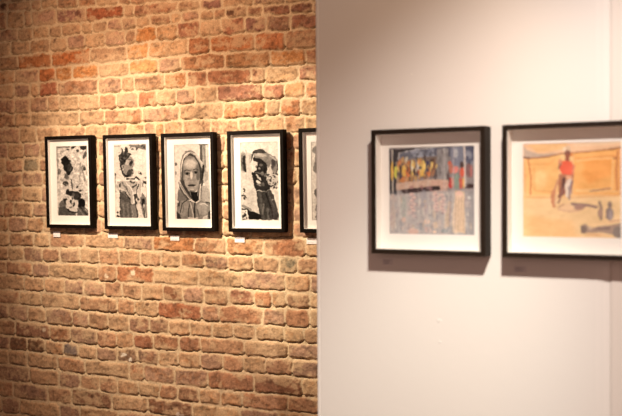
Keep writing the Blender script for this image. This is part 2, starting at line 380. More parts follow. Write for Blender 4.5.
def lump(name, t, z, r, hgt, m, label=None, sx=1.0):
    v = [(0, -hgt, 0)]; f = []; n = 14
    for k, (rr, hh) in enumerate(((0.45, 0.85), (0.8, 0.4), (1.0, -0.3))):
        for i in range(n):
            a = 2 * math.pi * i / n; q = 1 + 0.15 * sin(3 * a + k)
            v.append((cos(a) * r * rr * q * sx, -hgt * hh, sin(a) * r * rr * q))
    for i in range(n):
        j = (i + 1) % n; f.append((0, 1 + i, 1 + j))
        for k in range(2): f.append((1 + k * n + i, 1 + (k + 1) * n + i, 1 + (k + 1) * n + j, 1 + k * n + j))
    me = bpy.data.meshes.new(name); me.from_pydata(v, [], f); me.update(); me.materials.append(m)
    for p in me.polygons: p.use_smooth = True
    o = bpy.data.objects.new(name, me); put(o, part_wall); o.location = (t, 0, z)
    tag(o, label, kind='structure'); return o
lump('filled_nail_hole', 0.505, 1.032, 0.008, 0.0006, M_PLASTER, 'small raised filler spot', 1.5)
lump('filled_nail_hole', 0.508, 0.955, 0.006, 0.0009, M_PLASTER, 'small raised filler spot')
lump('nail_hole', 0.402, 1.921, 0.0035, 0.0004, M_SPACER)

# ------------------------------------------------------------------ picture painting
class Art:
    """small canvas painted in the units of the print as it appears, then laid on the print's own mesh"""
    def __init__(s, x0, y0, x1, y1, res, bg=(0.8, 0.8, 0.8), wob=2.2):
        s.x = np.linspace(x0, x1, int((x1 - x0) * res) + 1); s.y = np.linspace(y0, y1, int((y1 - y0) * res) + 1)
        s.X, s.Y = np.meshgrid(s.x, s.y); s.c = np.zeros(s.X.shape + (3,)) + np.array(bg); s.o = (0, 0, 1)
        gx, gy = s.X, s.Y
        s.X = gx + (fbm(gx * 0.45, gy * 0.45, 901, 4) - 0.5) * wob; s.Y = gy + (fbm(gx * 0.45, gy * 0.45, 907, 4) - 0.5) * wob
    def tile(s, ox, oy, sc): s.o = (ox, oy, sc)
    def _p(s, pts): ox, oy, sc = s.o; return [(ox + a / sc, oy + b / sc) for a, b in pts]
    def _c(s, c): return np.array((c, c, c) if np.isscalar(c) else c, float)
    def blend(s, m, c): s.c = s.c * (1 - m[..., None]) + s._c(c) * m[..., None]
    def ell(s, cx, cy, rx, ry, c, rot=0, soft=0.35, a=1.0):
        (cx, cy), = s._p([(cx, cy)]); rx /= s.o[2]; ry /= s.o[2]
        dx, dy = s.X - cx, s.Y - cy; r = R(rot); u = dx * cos(r) + dy * sin(r); v = -dx * sin(r) + dy * cos(r)
        d = (1 - np.hypot(u / rx, v / ry)) * min(rx, ry)
        s.blend(a * sstep(-soft, soft, d), c)
    def poly(s, pts, c, soft=0.35, a=1.0):
        P = s._p(pts); X, Y = s.X, s.Y; d = np.full(X.shape, 1e9); ins = np.zeros(X.shape, bool)
        for (ax_, ay), (bx, by) in zip(P, P[1:] + P[:1]):
            ex, ey = bx - ax_, by - ay; L = ex * ex + ey * ey + 1e-9
            t = np.clip(((X - ax_) * ex + (Y - ay) * ey) / L, 0, 1)
            d = np.minimum(d, np.hypot(X - ax_ - t * ex, Y - ay - t * ey))
            cr = (ay > Y) != (by > Y)
            with np.errstate(divide='ignore', invalid='ignore'): xi = ax_ + (Y - ay) * ex / (ey if ey else 1e-9)
            ins ^= cr & (X < xi)
        s.blend(a * sstep(-soft, soft, np.where(ins, d, -d)), c)
    def line(s, pts, wd, c, soft=0.3, a=1.0):
        P = s._p(pts); wd = wd / s.o[2] / 2; d = np.full(s.X.shape, 1e9)
        for (ax_, ay), (bx, by) in zip(P, P[1:]):
            ex, ey = bx - ax_, by - ay; L = ex * ex + ey * ey + 1e-9
            t = np.clip(((s.X - ax_) * ex + (s.Y - ay) * ey) / L, 0, 1)
            d = np.minimum(d, np.hypot(s.X - ax_ - t * ex, s.Y - ay - t * ey))
        s.blend(a * sstep(-soft, soft, wd - d), c)
    def noise(s, sc, amt, seed, sx=1.0, mask=None):
        n = (fbm(s.X * sc * sx, s.Y * sc, seed, 3) - 0.5) * 2 * amt
        if mask is not None: n = n * mask
        s.c = np.clip(s.c + n[..., None], 0, 1)
    def spots(s, n, box, r, c, seed, a=0.8):
        rs = np.random.RandomState(seed)
        for i in range(n):
            s.ell(box[0] + rs.rand() * (box[2] - box[0]), box[1] + rs.rand() * (box[3] - box[1]), r * (0.5 + rs.rand()), r * (0.5 + rs.rand()), c, rs.rand() * 180, 0.3, a)
    def sketch(s, name, x0, x1, z0, z1, y, parent, gain=1.0, tone=1.4):
        tone = getattr(s, 'tone', tone)
        if np.ptp(s.c, axis=2).max() < 0.01: s.c = np.clip(s.c, 0, 1) ** tone * np.array([1.0, 0.965, 0.93])
        h, wd = s.X.shape
        gx = np.broadcast_to(np.linspace(x0, x1, wd)[None, :], (h, wd)); gz = np.broadcast_to(np.linspace(z1, z0, h)[:, None], (h, wd))
        c = lin(np.clip(s.c, 0, 1)) * 0.86 * gain
        return grid_mesh(name, gx[::-1], np.full((h, wd), y), gz[::-1], c[::-1], M_PRINT, parent)
M_PRINT = attr_mat('photographic_paper', 0.7, 0.06)

def art1():
    A = Art(55.3, 147.2, 87, 215.7, 3.2, (0.83,) * 3)
    A.noise(0.35, 0.16, 101); A.noise(0.9, 0.12, 103)
    A.tile(52, 144, 10.95)
    A.line([(45, 45), (190, 40)], 18, 0.40, a=.7); A.poly([(205, 40), (260, 38), (240, 62), (215, 72)], 0.18); A.poly([(300, 40), (375, 38), (370, 75), (330, 85), (310, 70)], 0.28)
    A.ell(165, 72, 14, 9, 0.3); A.ell(275, 92, 14, 14, 0.33); A.ell(355, 135, 14, 40, 0.35, 20, a=.8); A.ell(345, 280, 16, 16, 0.2); A.ell(330, 275, 26, 30, 0.45, a=.5)
    A.line([(45, 60), (50, 400)], 14, 0.55, a=.5); A.ell(60, 310, 22, 34, 0.40, a=.7); A.ell(55, 190, 16, 20, 0.5, a=.6)
    A.line([(300, 220), (290, 390)], 18, 0.55, a=.5); A.line([(320, 300), (350, 410)], 20, 0.5, a=.5); A.line([(375, 60), (380, 400)], 8, 0.55, a=.5); A.ell(100, 100, 40, 10, 0.62, -30, a=.6)
    A.noise(1.1, 0.08, 104)
    # head seen from behind in a dark cap, turned right
    A.poly([(90, 180), (108, 155), (135, 135), (158, 150), (172, 180), (205, 195), (200, 230), (222, 270), (212, 300), (192, 325), (188, 350), (165, 350), (140, 325), (118, 285), (108, 240), (88, 215)], 0.16)
    A.ell(185, 265, 26, 42, 0.34, 15, a=.8); A.ell(195, 285, 8, 20, 0.5, 10, a=.7); A.ell(150, 250, 14, 20, 0.22); A.ell(145, 180, 30, 24, 0.12)
    A.poly([(190, 200), (225, 225), (232, 250), (215, 262), (200, 235)], 0.80, a=.8)
    A.ell(140, 355, 20, 30, 0.38, a=.8); A.ell(150, 375, 22, 16, 0.5, a=.7)
    A.tile(52, 180, 10.95)
    A.ell(132, 42, 34, 26, 0.28); A.ell(120, 48, 12, 10, 0.5); A.ell(145, 58, 8, 6, 0.65)
    A.poly([(170, 75), (250, 80), (300, 140), (290, 170), (200, 130), (150, 110)], 0.86, a=.85)
    A.line([(195, 0), (205, 100)], 12, 0.35); A.line([(230, 0), (225, 90)], 6, 0.5); A.poly([(245, 95), (260, 70), (278, 72), (262, 100)], 0.15); A.ell(290, 125, 14, 9, 0.25)
    # dark arm
    A.poly([(128, 125), (158, 98), (178, 120), (260, 130), (305, 155), (302, 190), (265, 225), (230, 215), (222, 185), (165, 175), (135, 158)], 0.22)
    A.ell(245, 185, 26, 40, 0.33, 20, a=.7); A.ell(215, 165, 16, 22, 0.6, 20, a=.6)
    A.poly([(60, 250), (110, 205), (150, 250), (140, 300), (60, 320)], 0.5); A.poly([(110, 210), (135, 200), (160, 260), (150, 290), (115, 250)], 0.26)
    A.poly([(130, 225), (225, 215), (258, 270), (250, 340), (170, 345), (135, 300)], 0.84)
    A.ell(182, 238, 14, 18, 0.12); A.ell(222, 272, 11, 26, 0.15); A.ell(205, 205, 7, 16, 0.2); A.ell(188, 300, 22, 9, 0.5, a=.8); A.ell(195, 262, 10, 8, 0.55)
    A.ell(305, 245, 42, 42, 0.10); A.poly([(258, 270), (345, 250), (335, 310), (280, 320)], 0.14)
    A.poly([(45, 300), (120, 290), (175, 345), (245, 352), (240, 395), (45, 392)], 0.36, a=.9); A.line([(140, 320), (200, 355), (250, 350)], 12, 0.16)
    A.poly([(255, 310), (340, 290), (385, 350), (388, 395), (250, 395)], 0.42, a=.9); A.line([(300, 310), (370, 385)], 12, 0.2); A.line([(270, 320), (330, 390)], 10, 0.62); A.line([(345, 320), (385, 370)], 8, 0.7)
    A.line([(340, 160), (380, 140)], 6, 0.5); A.ell(365, 190, 20, 30, 0.7, a=.5)
    A.noise(1.3, 0.10, 105); A.noise(2.2, 0.08, 106)
    return A
def art2():
    A = Art(113.2, 145, 145.6, 217.6, 3.2, (0.88,) * 3)
    A.noise(0.3, 0.06, 111)
    A.tile(110, 143, 10.95)
    A.poly([(200, 30), (390, 28), (390, 95), (350, 85), (300, 60), (220, 55)], 0.50, a=.85); A.spots(14, (205, 35, 385, 80), 9, 0.32, 4); A.line([(35, 40), (110, 40)], 14, 0.6, a=.6)
    A.poly([(35, 60), (110, 50), (90, 200), (120, 400), (35, 400)], 0.80, a=.5)
    A.line([(45, 340), (45, 410)], 5, 0.35); A.ell(44, 346, 11, 12, 0.15)
    # hair
    A.poly([(85, 140), (120, 120), (118, 60), (150, 110), (160, 45), (185, 60), (190, 110), (230, 130), (200, 150), (190, 190), (165, 230), (140, 240), (125, 300), (150, 330), (170, 380), (130, 360), (105, 290), (90, 210), (92, 170)], 0.26)
    A.spots(26, (95, 100, 200, 260), 8, 0.55, 7, .6); A.spots(18, (95, 90, 190, 300), 7, 0.10, 8, .7)
    # face in profile to the right
    A.poly([(165, 190), (210, 150), (240, 170), (268, 200), (262, 240), (240, 280), (245, 320), (232, 365), (180, 375), (150, 320), (130, 270), (150, 230)], 0.62)
    A.ell(180, 220, 22, 30, 0.76, a=.8); A.poly([(255, 190), (285, 210), (275, 300), (245, 280)], 0.9, a=.8)
    A.ell(222, 225, 17, 30, 0.20, 20); A.ell(215, 245, 12, 14, 0.35); A.line([(195, 185), (240, 190)], 10, 0.42); A.ell(135, 262, 14, 24, 0.7); A.ell(138, 265, 6, 14, 0.4)
    A.ell(200, 330, 28, 34, 0.30, 20); A.ell(230, 300, 7, 10, 0.2); A.ell(235, 335, 9, 6, 0.2); A.ell(170, 365, 30, 16, 0.14, -10); A.ell(150, 320, 12, 30, 0.55, -20, a=.7)
    A.line([(170, 395), (250, 400), (275, 370), (300, 405)], 16, 0.2)
    A.ell(320, 335, 14, 22, 0.30, -40); A.ell(310, 325, 8, 10, 0.85); A.ell(380, 385, 14, 14, 0.45)
    A.tile(110, 181, 10.95)
    # wrapped cloth
    A.poly([(60, 0), (230, 0), (330, 10), (320, 130), (240, 120), (225, 260), (190, 200), (140, 120), (80, 110), (60, 60)], 0.72)
    A.line([(75, 30), (85, 90), (130, 95)], 12, 0.86); A.ell(95, 50, 12, 24, 0.35, 20); A.line([(120, 20), (200, 150)], 12, 0.5); A.line([(170, 20), (230, 110), (240, 190)], 12, 0.9); A.line([(205, 10), (250, 20)], 14, 0.25)
    A.line([(235, 70), (300, 30)], 18, 0.3); A.line([(290, 0), (290, 80), (260, 130)], 12, 0.85); A.line([(310, 0), (300, 100), (315, 200)], 18, 0.78); A.line([(270, 140), (280, 80), (305, 40)], 9, 0.25); A.line([(160, 60), (180, 110)], 10, 0.45)
    A.poly([(85, 110), (140, 115), (190, 180), (215, 260), (225, 400), (95, 400), (88, 250)], 0.46)
    A.poly([(90, 120), (150, 150), (195, 230), (150, 230), (95, 190)], 0.38, a=.9)
    for i, x in enumerate((105, 125, 148, 172, 196)): A.line([(x, 250), (x + 6, 400)], 8, (0.34, 0.62, 0.36, 0.6, 0.34)[i], a=.7)
    A.line([(95, 100), (92, 400)], 8, 0.16); A.line([(150, 120), (200, 200), (215, 260)], 9, 0.15); A.poly([(215, 250), (265, 240), (280, 400), (228, 400)], 0.55); A.line([(245, 150), (265, 250), (280, 395)], 12, 0.22)
    A.poly([(240, 140), (275, 130), (300, 200), (280, 260), (250, 220)], 0.24, a=.9); A.line([(275, 200), (300, 260), (325, 390)], 24, 0.86); A.ell(290, 225, 15, 26, 0.78, -25)
    A.poly([(310, 190), (340, 130), (390, 200), (400, 400), (350, 400), (320, 300)], 0.50, a=.9); A.ell(345, 235, 18, 45, 0.16); A.ell(355, 270, 9, 20, 0.8); A.line([(350, 0), (345, 60)], 12, 0.30, a=.8); A.line([(375, 60), (385, 180), (370, 390)], 10, 0.75); A.line([(345, 300), (360, 395)], 10, 0.3); A.ell(375, 20, 22, 16, 0.25)
    A.poly([(60, 110), (80, 110), (88, 300), (80, 380), (60, 330)], 0.9, a=.7); A.ell(62, 340, 13, 11, 0.28); A.ell(65, 382, 18, 12, 0.14); A.line([(44, 0), (48, 120)], 5, 0.35)
    A.noise(1.0, 0.09, 113); A.noise(2.0, 0.08, 114); A.tone = 1.3
    return A
def art3():
    A = Art(173, 144.3, 209.4, 218.4, 3.2, (0.84,) * 3, 0.9)
    A.noise(0.2, 0.03, 121)
    A.tile(170, 142, 10.4)
    A.poly([(300, 25), (390, 25), (395, 420), (340, 420), (330, 250)], 0.62); A.line([(320, 30), (320, 200)], 26, 0.34); A.line([(352, 30), (360, 260)], 14, 0.5); A.line([(378, 30), (380, 300)], 16, 0.78); A.line([(300, 30), (385, 30)], 12, 0.40)
    A.ell(45, 225, 18, 16, 0.42); A.ell(42, 318, 14, 20, 0.5, a=.8); A.line([(35, 60), (35, 400)], 10, 0.72, a=.6)
    # hood
    A.poly([(90, 420), (98, 220), (120, 130), (165, 90), (215, 85), (265, 115), (310, 180), (350, 250), (350, 420)], 0.66)
    A.line([(95, 400), (100, 230), (125, 145), (170, 100), (215, 95)], 9, 0.46); A.line([(106, 300), (118, 200), (150, 130), (190, 110)], 12, 0.86); A.line([(215, 95), (270, 135), (320, 215), (335, 250)], 16, 0.74); A.line([(150, 100), (205, 92), (250, 110)], 8, 0.5)
    A.poly([(100, 420), (112, 260), (135, 170), (200, 118), (255, 140), (300, 220), (322, 270), (335, 420)], 0.24)
    A.poly([(330, 235), (350, 240), (350, 300), (330, 400), (315, 400)], 0.16)
    # face
    A.poly([(122, 300), (130, 210), (160, 155), (200, 138), (245, 155), (285, 215), (300, 290), (300, 420), (122, 420)], 0.54)
    A.ell(200, 225, 66, 50, 0.78, a=.9, soft=2.2); A.ell(150, 360, 24, 34, 0.74, a=.8, soft=1.2); A.ell(262, 365, 22, 34, 0.66, a=.8, soft=1.2); A.ell(195, 160, 40, 16, 0.5, a=.6, soft=1); A.ell(280, 330, 16, 90, 0.36, a=.8, soft=1); A.ell(130, 340, 12, 80, 0.42, a=.7, soft=1)
    A.line([(140, 298), (165, 285), (198, 296)], 9, 0.28); A.line([(235, 286), (262, 275), (290, 290)], 9, 0.28)
    A.ell(168, 325, 28, 14, 0.44); A.ell(262, 315, 24, 14, 0.42); A.ell(167, 327, 13, 11, 0.04); A.ell(262, 316, 13, 11, 0.04); A.line([(140, 318), (165, 312), (195, 322)], 5, 0.2); A.line([(240, 308), (262, 302), (284, 312)], 5, 0.2)
    A.ell(182, 360, 22, 14, 0.68, a=.7); A.ell(212, 345, 13, 40, 0.86, a=.9); A.ell(212, 394, 24, 12, 0.56); A.ell(199, 399, 7, 5, 0.2); A.ell(226, 399, 7, 5, 0.22); A.ell(150, 375, 18, 20, 0.66, a=.6)
    A.tile(170, 180, 10.4)
    A.poly([(130, 0), (295, 0), (285, 60), (262, 105), (225, 125), (185, 105), (150, 60)], 0.58)
    A.poly([(85, 0), (128, 0), (150, 60), (190, 120), (215, 190), (160, 200), (110, 140), (80, 80)], 0.24)
    A.poly([(295, 0), (340, 0), (330, 60), (290, 160), (262, 150), (275, 80)], 0.28)
    A.ell(160, 30, 22, 34, 0.68, a=.8, soft=1); A.ell(262, 30, 18, 34, 0.62, a=.8, soft=1); A.ell(212, 50, 34, 13, 0.34); A.line([(178, 50), (212, 56), (250, 48)], 10, 0.06); A.ell(212, 68, 28, 9, 0.62); A.ell(215, 92, 26, 10, 0.74, a=.8); A.ell(214, 115, 30, 10, 0.36)
    A.poly([(75, 10), (88, 60), (130, 130), (190, 195), (202, 184), (148, 115), (103, 35), (90, 0)], 0.74); A.line([(95, 40), (140, 120), (190, 175)], 6, 0.35); A.line([(70, 20), (100, 90), (160, 190)], 6, 0.4)
    A.poly([(195, 120), (280, 120), (290, 200), (250, 225), (215, 200)], 0.07)
    # shoulders and clasped hands in sleeves
    A.poly([(70, 80), (110, 130), (160, 195), (110, 230), (80, 230), (55, 200)], 0.44)
    A.poly([(300, 60), (370, 50), (415, 130), (420, 250), (330, 210), (290, 210)], 0.64); A.line([(305, 40), (290, 190)], 10, 0.82); A.line([(320, 30), (310, 190)], 7, 0.38); A.line([(290, 0), (275, 160)], 8, 0.6)
    A.poly([(380, 0), (400, 0), (415, 130), (370, 60), (340, 30)], 0.75)
    A.poly([(50, 230), (100, 210), (160, 195), (205, 215), (260, 235), (310, 205), (370, 225), (420, 250), (415, 400), (45, 400)], 0.50)
    A.ell(130, 290, 50, 75, 0.58, 10, a=.9, soft=1); A.ell(320, 290, 55, 65, 0.62, -10, a=.9, soft=1); A.line([(160, 200), (105, 240), (85, 330)], 10, 0.22); A.line([(200, 215), (175, 300), (170, 380)], 10, 0.26); A.line([(195, 230), (215, 310), (225, 380)], 12, 0.72)
    A.line([(245, 235), (235, 300), (240, 385)], 16, 0.18); A.line([(270, 300), (285, 370)], 10, 0.34); A.line([(125, 250), (110, 330)], 8, 0.44); A.line([(300, 245), (340, 235), (380, 260)], 9, 0.78); A.line([(360, 225), (412, 235)], 12, 0.25)
    A.poly([(45, 320), (80, 350), (95, 400), (45, 400)], 0.18); A.poly([(60, 240), (80, 210), (80, 260), (62, 270)], 0.2); A.line([(170, 385), (230, 390), (270, 385)], 12, 0.82); A.poly([(380, 330), (410, 300), (415, 400), (385, 400)], 0.25); A.poly([(330, 370), (380, 350), (370, 400), (320, 400)], 0.75)
    A.noise(0.9, 0.07, 123); A.noise(0.35, 0.06, 124); A.tone = 1.12
    return A
def art4():
    A = Art(239.4, 142, 276.7, 220.4, 3.2, (0.91,) * 3)
    A.noise(0.2, 0.02, 131)
    A.tile(236, 140, 9.92)
    A.ell(60, 220, 34, 100, 0.55, a=.9, soft=1); A.poly([(60, 150), (85, 150), (92, 320), (70, 310), (50, 240)], 0.22); A.line([(88, 100), (92, 330)], 7, 0.7); A.line([(35, 200), (65, 300)], 12, 0.42)
    A.poly([(110, 150), (160, 130), (150, 190), (125, 230)], 0.30); A.ell(130, 200, 14, 34, 0.2)
    A.poly([(95, 120), (140, 130), (140, 220), (180, 420), (35, 420), (40, 330), (90, 330)], 0.80, a=.9)
    A.poly([(150, 125), (180, 98), (225, 88), (262, 95), (290, 125), (240, 132)], 0.34); A.line([(150, 126), (285, 128)], 6, 0.2)
    # raised arm over the head
    A.poly([(160, 132), (300, 130), (370, 165), (405, 215), (405, 290), (375, 345), (330, 330), (290, 260), (240, 200), (165, 170)], 0.60)
    A.ell(230, 150, 60, 16, 0.78, 5, soft=.6); A.ell(350, 235, 26, 50, 0.26, 10, soft=1); A.ell(300, 210, 24, 60, 0.56, -30, soft=1); A.line([(385, 200), (400, 280), (380, 330)], 10, 0.24); A.line([(320, 160), (380, 200)], 16, 0.74)
    # face behind the arm
    A.poly([(160, 180), (240, 190), (290, 250), (300, 340), (285, 420), (150, 420), (140, 320), (180, 290)], 0.22)
    A.poly([(135, 240), (170, 205), (200, 215), (200, 290), (160, 320), (140, 300)], 0.86); A.line([(165, 175), (240, 195), (275, 230)], 16, 0.16)
    A.ell(212, 285, 24, 24, 0.2); A.ell(214, 283, 12, 12, 0.62); A.ell(235, 250, 16, 14, 0.48); A.ell(190, 262, 8, 14, 0.5); A.ell(245, 330, 16, 20, 0.62, a=.8); A.ell(268, 300, 9, 22, 0.12)
    A.line([(165, 330), (190, 400)], 22, 0.16); A.line([(190, 345), (240, 410)], 16, 0.82); A.line([(180, 320), (235, 330)], 10, 0.5); A.line([(225, 360), (250, 400)], 9, 0.12); A.ell(275, 350, 14, 20, 0.5)
    A.poly([(290, 320), (330, 230), (345, 330), (400, 380), (400, 420), (280, 420)], 0.82); A.spots(22, (290, 330, 395, 418), 7, 0.15, 5)
    A.tile(236, 180, 9.92)
    A.poly([(40, 0), (160, 0), (175, 100), (190, 180), (215, 330), (40, 290)], 0.84); A.ell(130, 180, 50, 80, 0.76, a=.6, soft=2)
    A.spots(12, (40, 75, 80, 185), 8, 0.12, 6)
    A.poly([(290, 0), (405, 0), (405, 40), (345, 95), (290, 60)], 0.80); A.spots(24, (295, 0, 400, 80), 7, 0.15, 9)
    A.poly([(155, 0), (290, 0), (320, 90), (270, 110), (180, 110), (165, 60)], 0.20); A.ell(205, 20, 26, 14, 0.85, 30); A.ell(215, 50, 22, 10, 0.55, 20); A.ell(250, 40, 14, 20, 0.5, a=.7); A.line([(185, 105), (215, 95), (250, 120)], 12, 0.72)
    # dark jacket
    A.poly([(185, 105), (260, 115), (320, 95), (350, 150), (380, 260), (400, 340), (370, 390), (240, 390), (215, 330), (190, 190)], 0.28)
    A.line([(215, 130), (250, 380)], 30, 0.42, a=.8, soft=1); A.line([(280, 130), (330, 300), (340, 380)], 12, 0.10); A.line([(300, 120), (355, 270)], 12, 0.40); A.line([(255, 240), (245, 330)], 14, 0.52, a=.8); A.ell(345, 195, 10, 10, 0.6); A.line([(290, 280), (300, 385)], 20, 0.46, a=.8)
    A.poly([(355, 100), (400, 120), (405, 330), (385, 260)], 0.85, a=.8)
    A.poly([(90, 290), (160, 315), (220, 335), (240, 390), (110, 390)], 0.12); A.line([(45, 255), (130, 290)], 26, 0.6); A.line([(40, 285), (95, 290)], 14, 0.16); A.poly([(38, 310), (80, 320), (105, 390), (38, 390)], 0.78); A.spots(10, (40, 310, 85, 388), 8, 0.15, 12)
    A.poly([(370, 350), (400, 330), (400, 390), (350, 390)], 0.16); A.spots(4, (380, 375, 400, 390), 6, 0.8, 2)
    A.noise(0.9, 0.08, 133); A.noise(0.3, 0.05, 134); A.tone = 1.3
    return A
def art5():
    A = Art(308.5, 147, 345, 221, 3.0, (0.86,) * 3)
    A.noise(0.3, 0.1, 141); A.tile(290, 120, 3.2)
    A.ell(74, 112, 10, 12, 0.62); A.ell(82, 140, 12, 26, 0.55, a=.8); A.ell(74, 165, 8, 16, 0.45, a=.7); A.ell(84, 185, 8, 12, 0.75); A.ell(76, 240, 9, 14, 0.42); A.ell(77, 248, 5, 6, 0.12); A.ell(80, 262, 8, 6, 0.8)
    A.ell(78, 286, 8, 12, 0.14); A.ell(76, 288, 3, 3, 0.7); A.ell(78, 312, 7, 9, 0.35); A.poly([(72, 300), (90, 296), (90, 320), (70, 322)], 0.4, a=.5)
    A.ell(120, 150, 26, 40, 0.34, soft=1); A.ell(124, 150, 14, 20, 0.6); A.poly([(90, 210), (150, 200), (165, 320), (88, 320)], 0.36); A.line([(110, 220), (120, 310)], 8, 0.2)
    A.noise(1.0, 0.1, 143)
    return A
def art6():  # reflections in the glass are painted into this print's colours
    A = Art(389, 147, 473.4, 234.5, 2.6, (0.58, 0.56, 0.58), 1.3)
    A.noise(0.25, 0.06, 151)
    A.tile(380, 140, 6.22)
    # sky and pale tent roof behind the crowd
    A.poly([(55, 50), (580, 30), (580, 300), (55, 340)], (0.52, 0.50, 0.52))
    A.poly([(120, 60), (440, 40), (420, 130), (240, 110), (120, 110)], (0.42, 0.46, 0.56)); A.poly([(300, 50), (440, 42), (440, 110), (340, 95)], (0.30, 0.33, 0.42))
    A.poly([(90, 58), (210, 52), (120, 80), (105, 130), (90, 130)], (0.12, 0.14, 0.17)); A.line([(115, 120), (120, 80), (230, 60), (400, 44)], 7, (0.72, 0.72, 0.72)); A.spots(22, (130, 70, 400, 115), 14, (0.32, 0.35, 0.42), 3, .6); A.spots(12, (200, 60, 420, 110), 12, (0.62, 0.66, 0.74), 5, .6)
    A.line([(60, 58), (68, 200), (68, 330)], 14, (0.06, 0.09, 0.15)); A.line([(88, 60), (92, 200), (96, 335)], 18, (0.08, 0.11, 0.17)); A.line([(88, 64), (210, 56)], 12, (0.10, 0.11, 0.14)); A.line([(78, 60), (80, 330)], 7, (0.75, 0.72, 0.66))  # dark upright bars: edge of a reflected frame, painted in
    # crowd in yellow and orange
    Yw, Og = (0.93, 0.72, 0.28), (0.88, 0.46, 0.22)
    A.poly([(104, 130), (220, 120), (240, 240), (104, 270)], (0.62, 0.48, 0.34)); A.poly([(240, 110), (360, 100), (370, 230), (250, 240)], (0.45, 0.40, 0.38))
    A.ell(76, 190, 9, 60, Yw, 0); A.ell(100, 200, 12, 40, (0.86, 0.86, 0.30)); A.ell(120, 175, 10, 45, (0.95, 0.80, 0.40)); A.ell(150, 200, 14, 45, Yw); A.ell(178, 200, 12, 45, Og); A.ell(205, 175, 10, 50, (0.95, 0.80, 0.40)); A.ell(150, 245, 30, 22, (0.80, 0.50, 0.26)); A.ell(190, 245, 18, 18, (0.62, 0.40, 0.24))
    A.ell(132, 190, 6, 30, (0.22, 0.18, 0.18)); A.ell(165, 165, 7, 12, (0.30, 0.20, 0.18)); A.ell(190, 170, 6, 14, (0.25, 0.18, 0.16)); A.ell(222, 190, 7, 30, (0.40, 0.25, 0.2)); A.ell(240, 170, 6, 40, (0.82, 0.80, 0.78))
    A.ell(250, 135, 14, 14, (0.82, 0.22, 0.14)); A.ell(268, 165, 18, 42, (0.97, 0.82, 0.40)); A.ell(262, 205, 14, 24, Yw); A.ell(300, 165, 13, 36, (0.12, 0.16, 0.36)); A.ell(285, 225, 10, 18, (0.10, 0.12, 0.22)); A.ell(308, 200, 10, 32, Og); A.ell(245, 200, 9, 18, (0.85, 0.35, 0.2)); A.ell(335, 165, 13, 50, (0.45, 0.30, 0.22)); A.ell(345, 215, 12, 30, (0.30, 0.28, 0.30)); A.ell(325, 130, 12, 12, (0.25, 0.18, 0.16))
    A.poly([(355, 60), (425, 55), (425, 250), (360, 245)], (0.55, 0.55, 0.57), a=.9); A.ell(375, 160, 12, 60, (0.40, 0.40, 0.42), a=.8); A.line([(400, 60), (405, 240)], 16, (0.66, 0.66, 0.67), a=.8)
    A.poly([(440, 50), (515, 42), (515, 170), (440, 160)], (0.46, 0.50, 0.60)); A.poly([(528, 42), (578, 38), (578, 150), (528, 160)], (0.26, 0.30, 0.42)); A.spots(8, (530, 60, 576, 150), 12, (0.55, 0.58, 0.66), 8, .7); A.ell(470, 90, 14, 30, (0.72, 0.74, 0.78), a=.8)
    A.ell(433, 150, 10, 16, (0.86, 0.30, 0.18)); A.ell(440, 180, 14, 34, (0.74, 0.42, 0.34)); A.ell(466, 190, 18, 24, (0.92, 0.52, 0.50), 40); A.ell(505, 160, 12, 20, (0.24, 0.16, 0.16)); A.ell(508, 205, 16, 30, (0.90, 0.34, 0.24)); A.ell(500, 270, 12, 36, (0.84, 0.34, 0.26)); A.ell(516, 270, 6, 34, (0.92, 0.70, 0.34)); A.ell(438, 270, 14, 34, (0.80, 0.20, 0.20)); A.ell(450, 265, 7, 30, (0.86, 0.56, 0.50)); A.ell(475, 260, 14, 50, (0.52, 0.62, 0.58)); A.ell(545, 195, 20, 45, (0.48, 0.34, 0.36)); A.ell(560, 200, 8, 36, (0.72, 0.40, 0.40)); A.ell(425, 230, 8, 40, (0.30, 0.22, 0.24))
    rs = np.random.RandomState(77)
    for i in range(70):
        x = 108 + rs.rand() * 245; y = 118 + rs.rand() * 130
        cc = [(0.95, 0.80, 0.42), (0.86, 0.46, 0.24), (0.22, 0.17, 0.18), (0.70, 0.46, 0.30), (0.16, 0.18, 0.30), (0.90, 0.86, 0.74), (0.80, 0.62, 0.34)][rs.randint(7)]
        A.ell(x, y, 4 + rs.rand() * 5, 8 + rs.rand() * 16, cc, rs.rand() * 30 - 15, .35, .75)
    for i in range(26):
        x = 362 + rs.rand() * 70; y = 70 + rs.rand() * 170; g = 0.35 + rs.rand() * 0.4
        A.ell(x, y, 4, 10 + rs.rand() * 20, (g, g * .97, g), 0, .35, .6)
    # pale ledge, and the reflected frame's dark lower edge painted in
    A.poly([(100, 270), (310, 245), (425, 250), (425, 300), (100, 312)], (0.80, 0.66, 0.58)); A.poly([(320, 255), (420, 255), (420, 360), (320, 350)], (0.82, 0.64, 0.58), a=.7)
    A.poly([(130, 310), (320, 288), (375, 288), (375, 312), (150, 335)], (0.13, 0.07, 0.10)); A.spots(5, (160, 295, 370, 320), 10, (0.62, 0.42, 0.44), 11, .7); A.poly([(525, 275), (580, 278), (580, 302), (525, 302)], (0.18, 0.10, 0.12)); A.line([(70, 330), (105, 335)], 8, (0.2, 0.26, 0.34))
    A.line([(522, 36), (524, 290)], 9, (0.92, 0.88, 0.86), a=.85); A.line([(458, 40), (455, 240)], 7, (0.74, 0.72, 0.74), a=.7)
    A.tile(380, 180, 6.22)
    # row of standing figures below, paled by painted-in glass haze
    A.poly([(60, 95), (400, 70), (580, 60), (582, 340), (60, 336)], (0.60, 0.58, 0.60), soft=1)
    A.spots(40, (70, 95, 570, 330), 20, (0.54, 0.55, 0.58), 21, .5); A.spots(30, (70, 95, 560, 330), 16, (0.70, 0.60, 0.58), 22, .5)
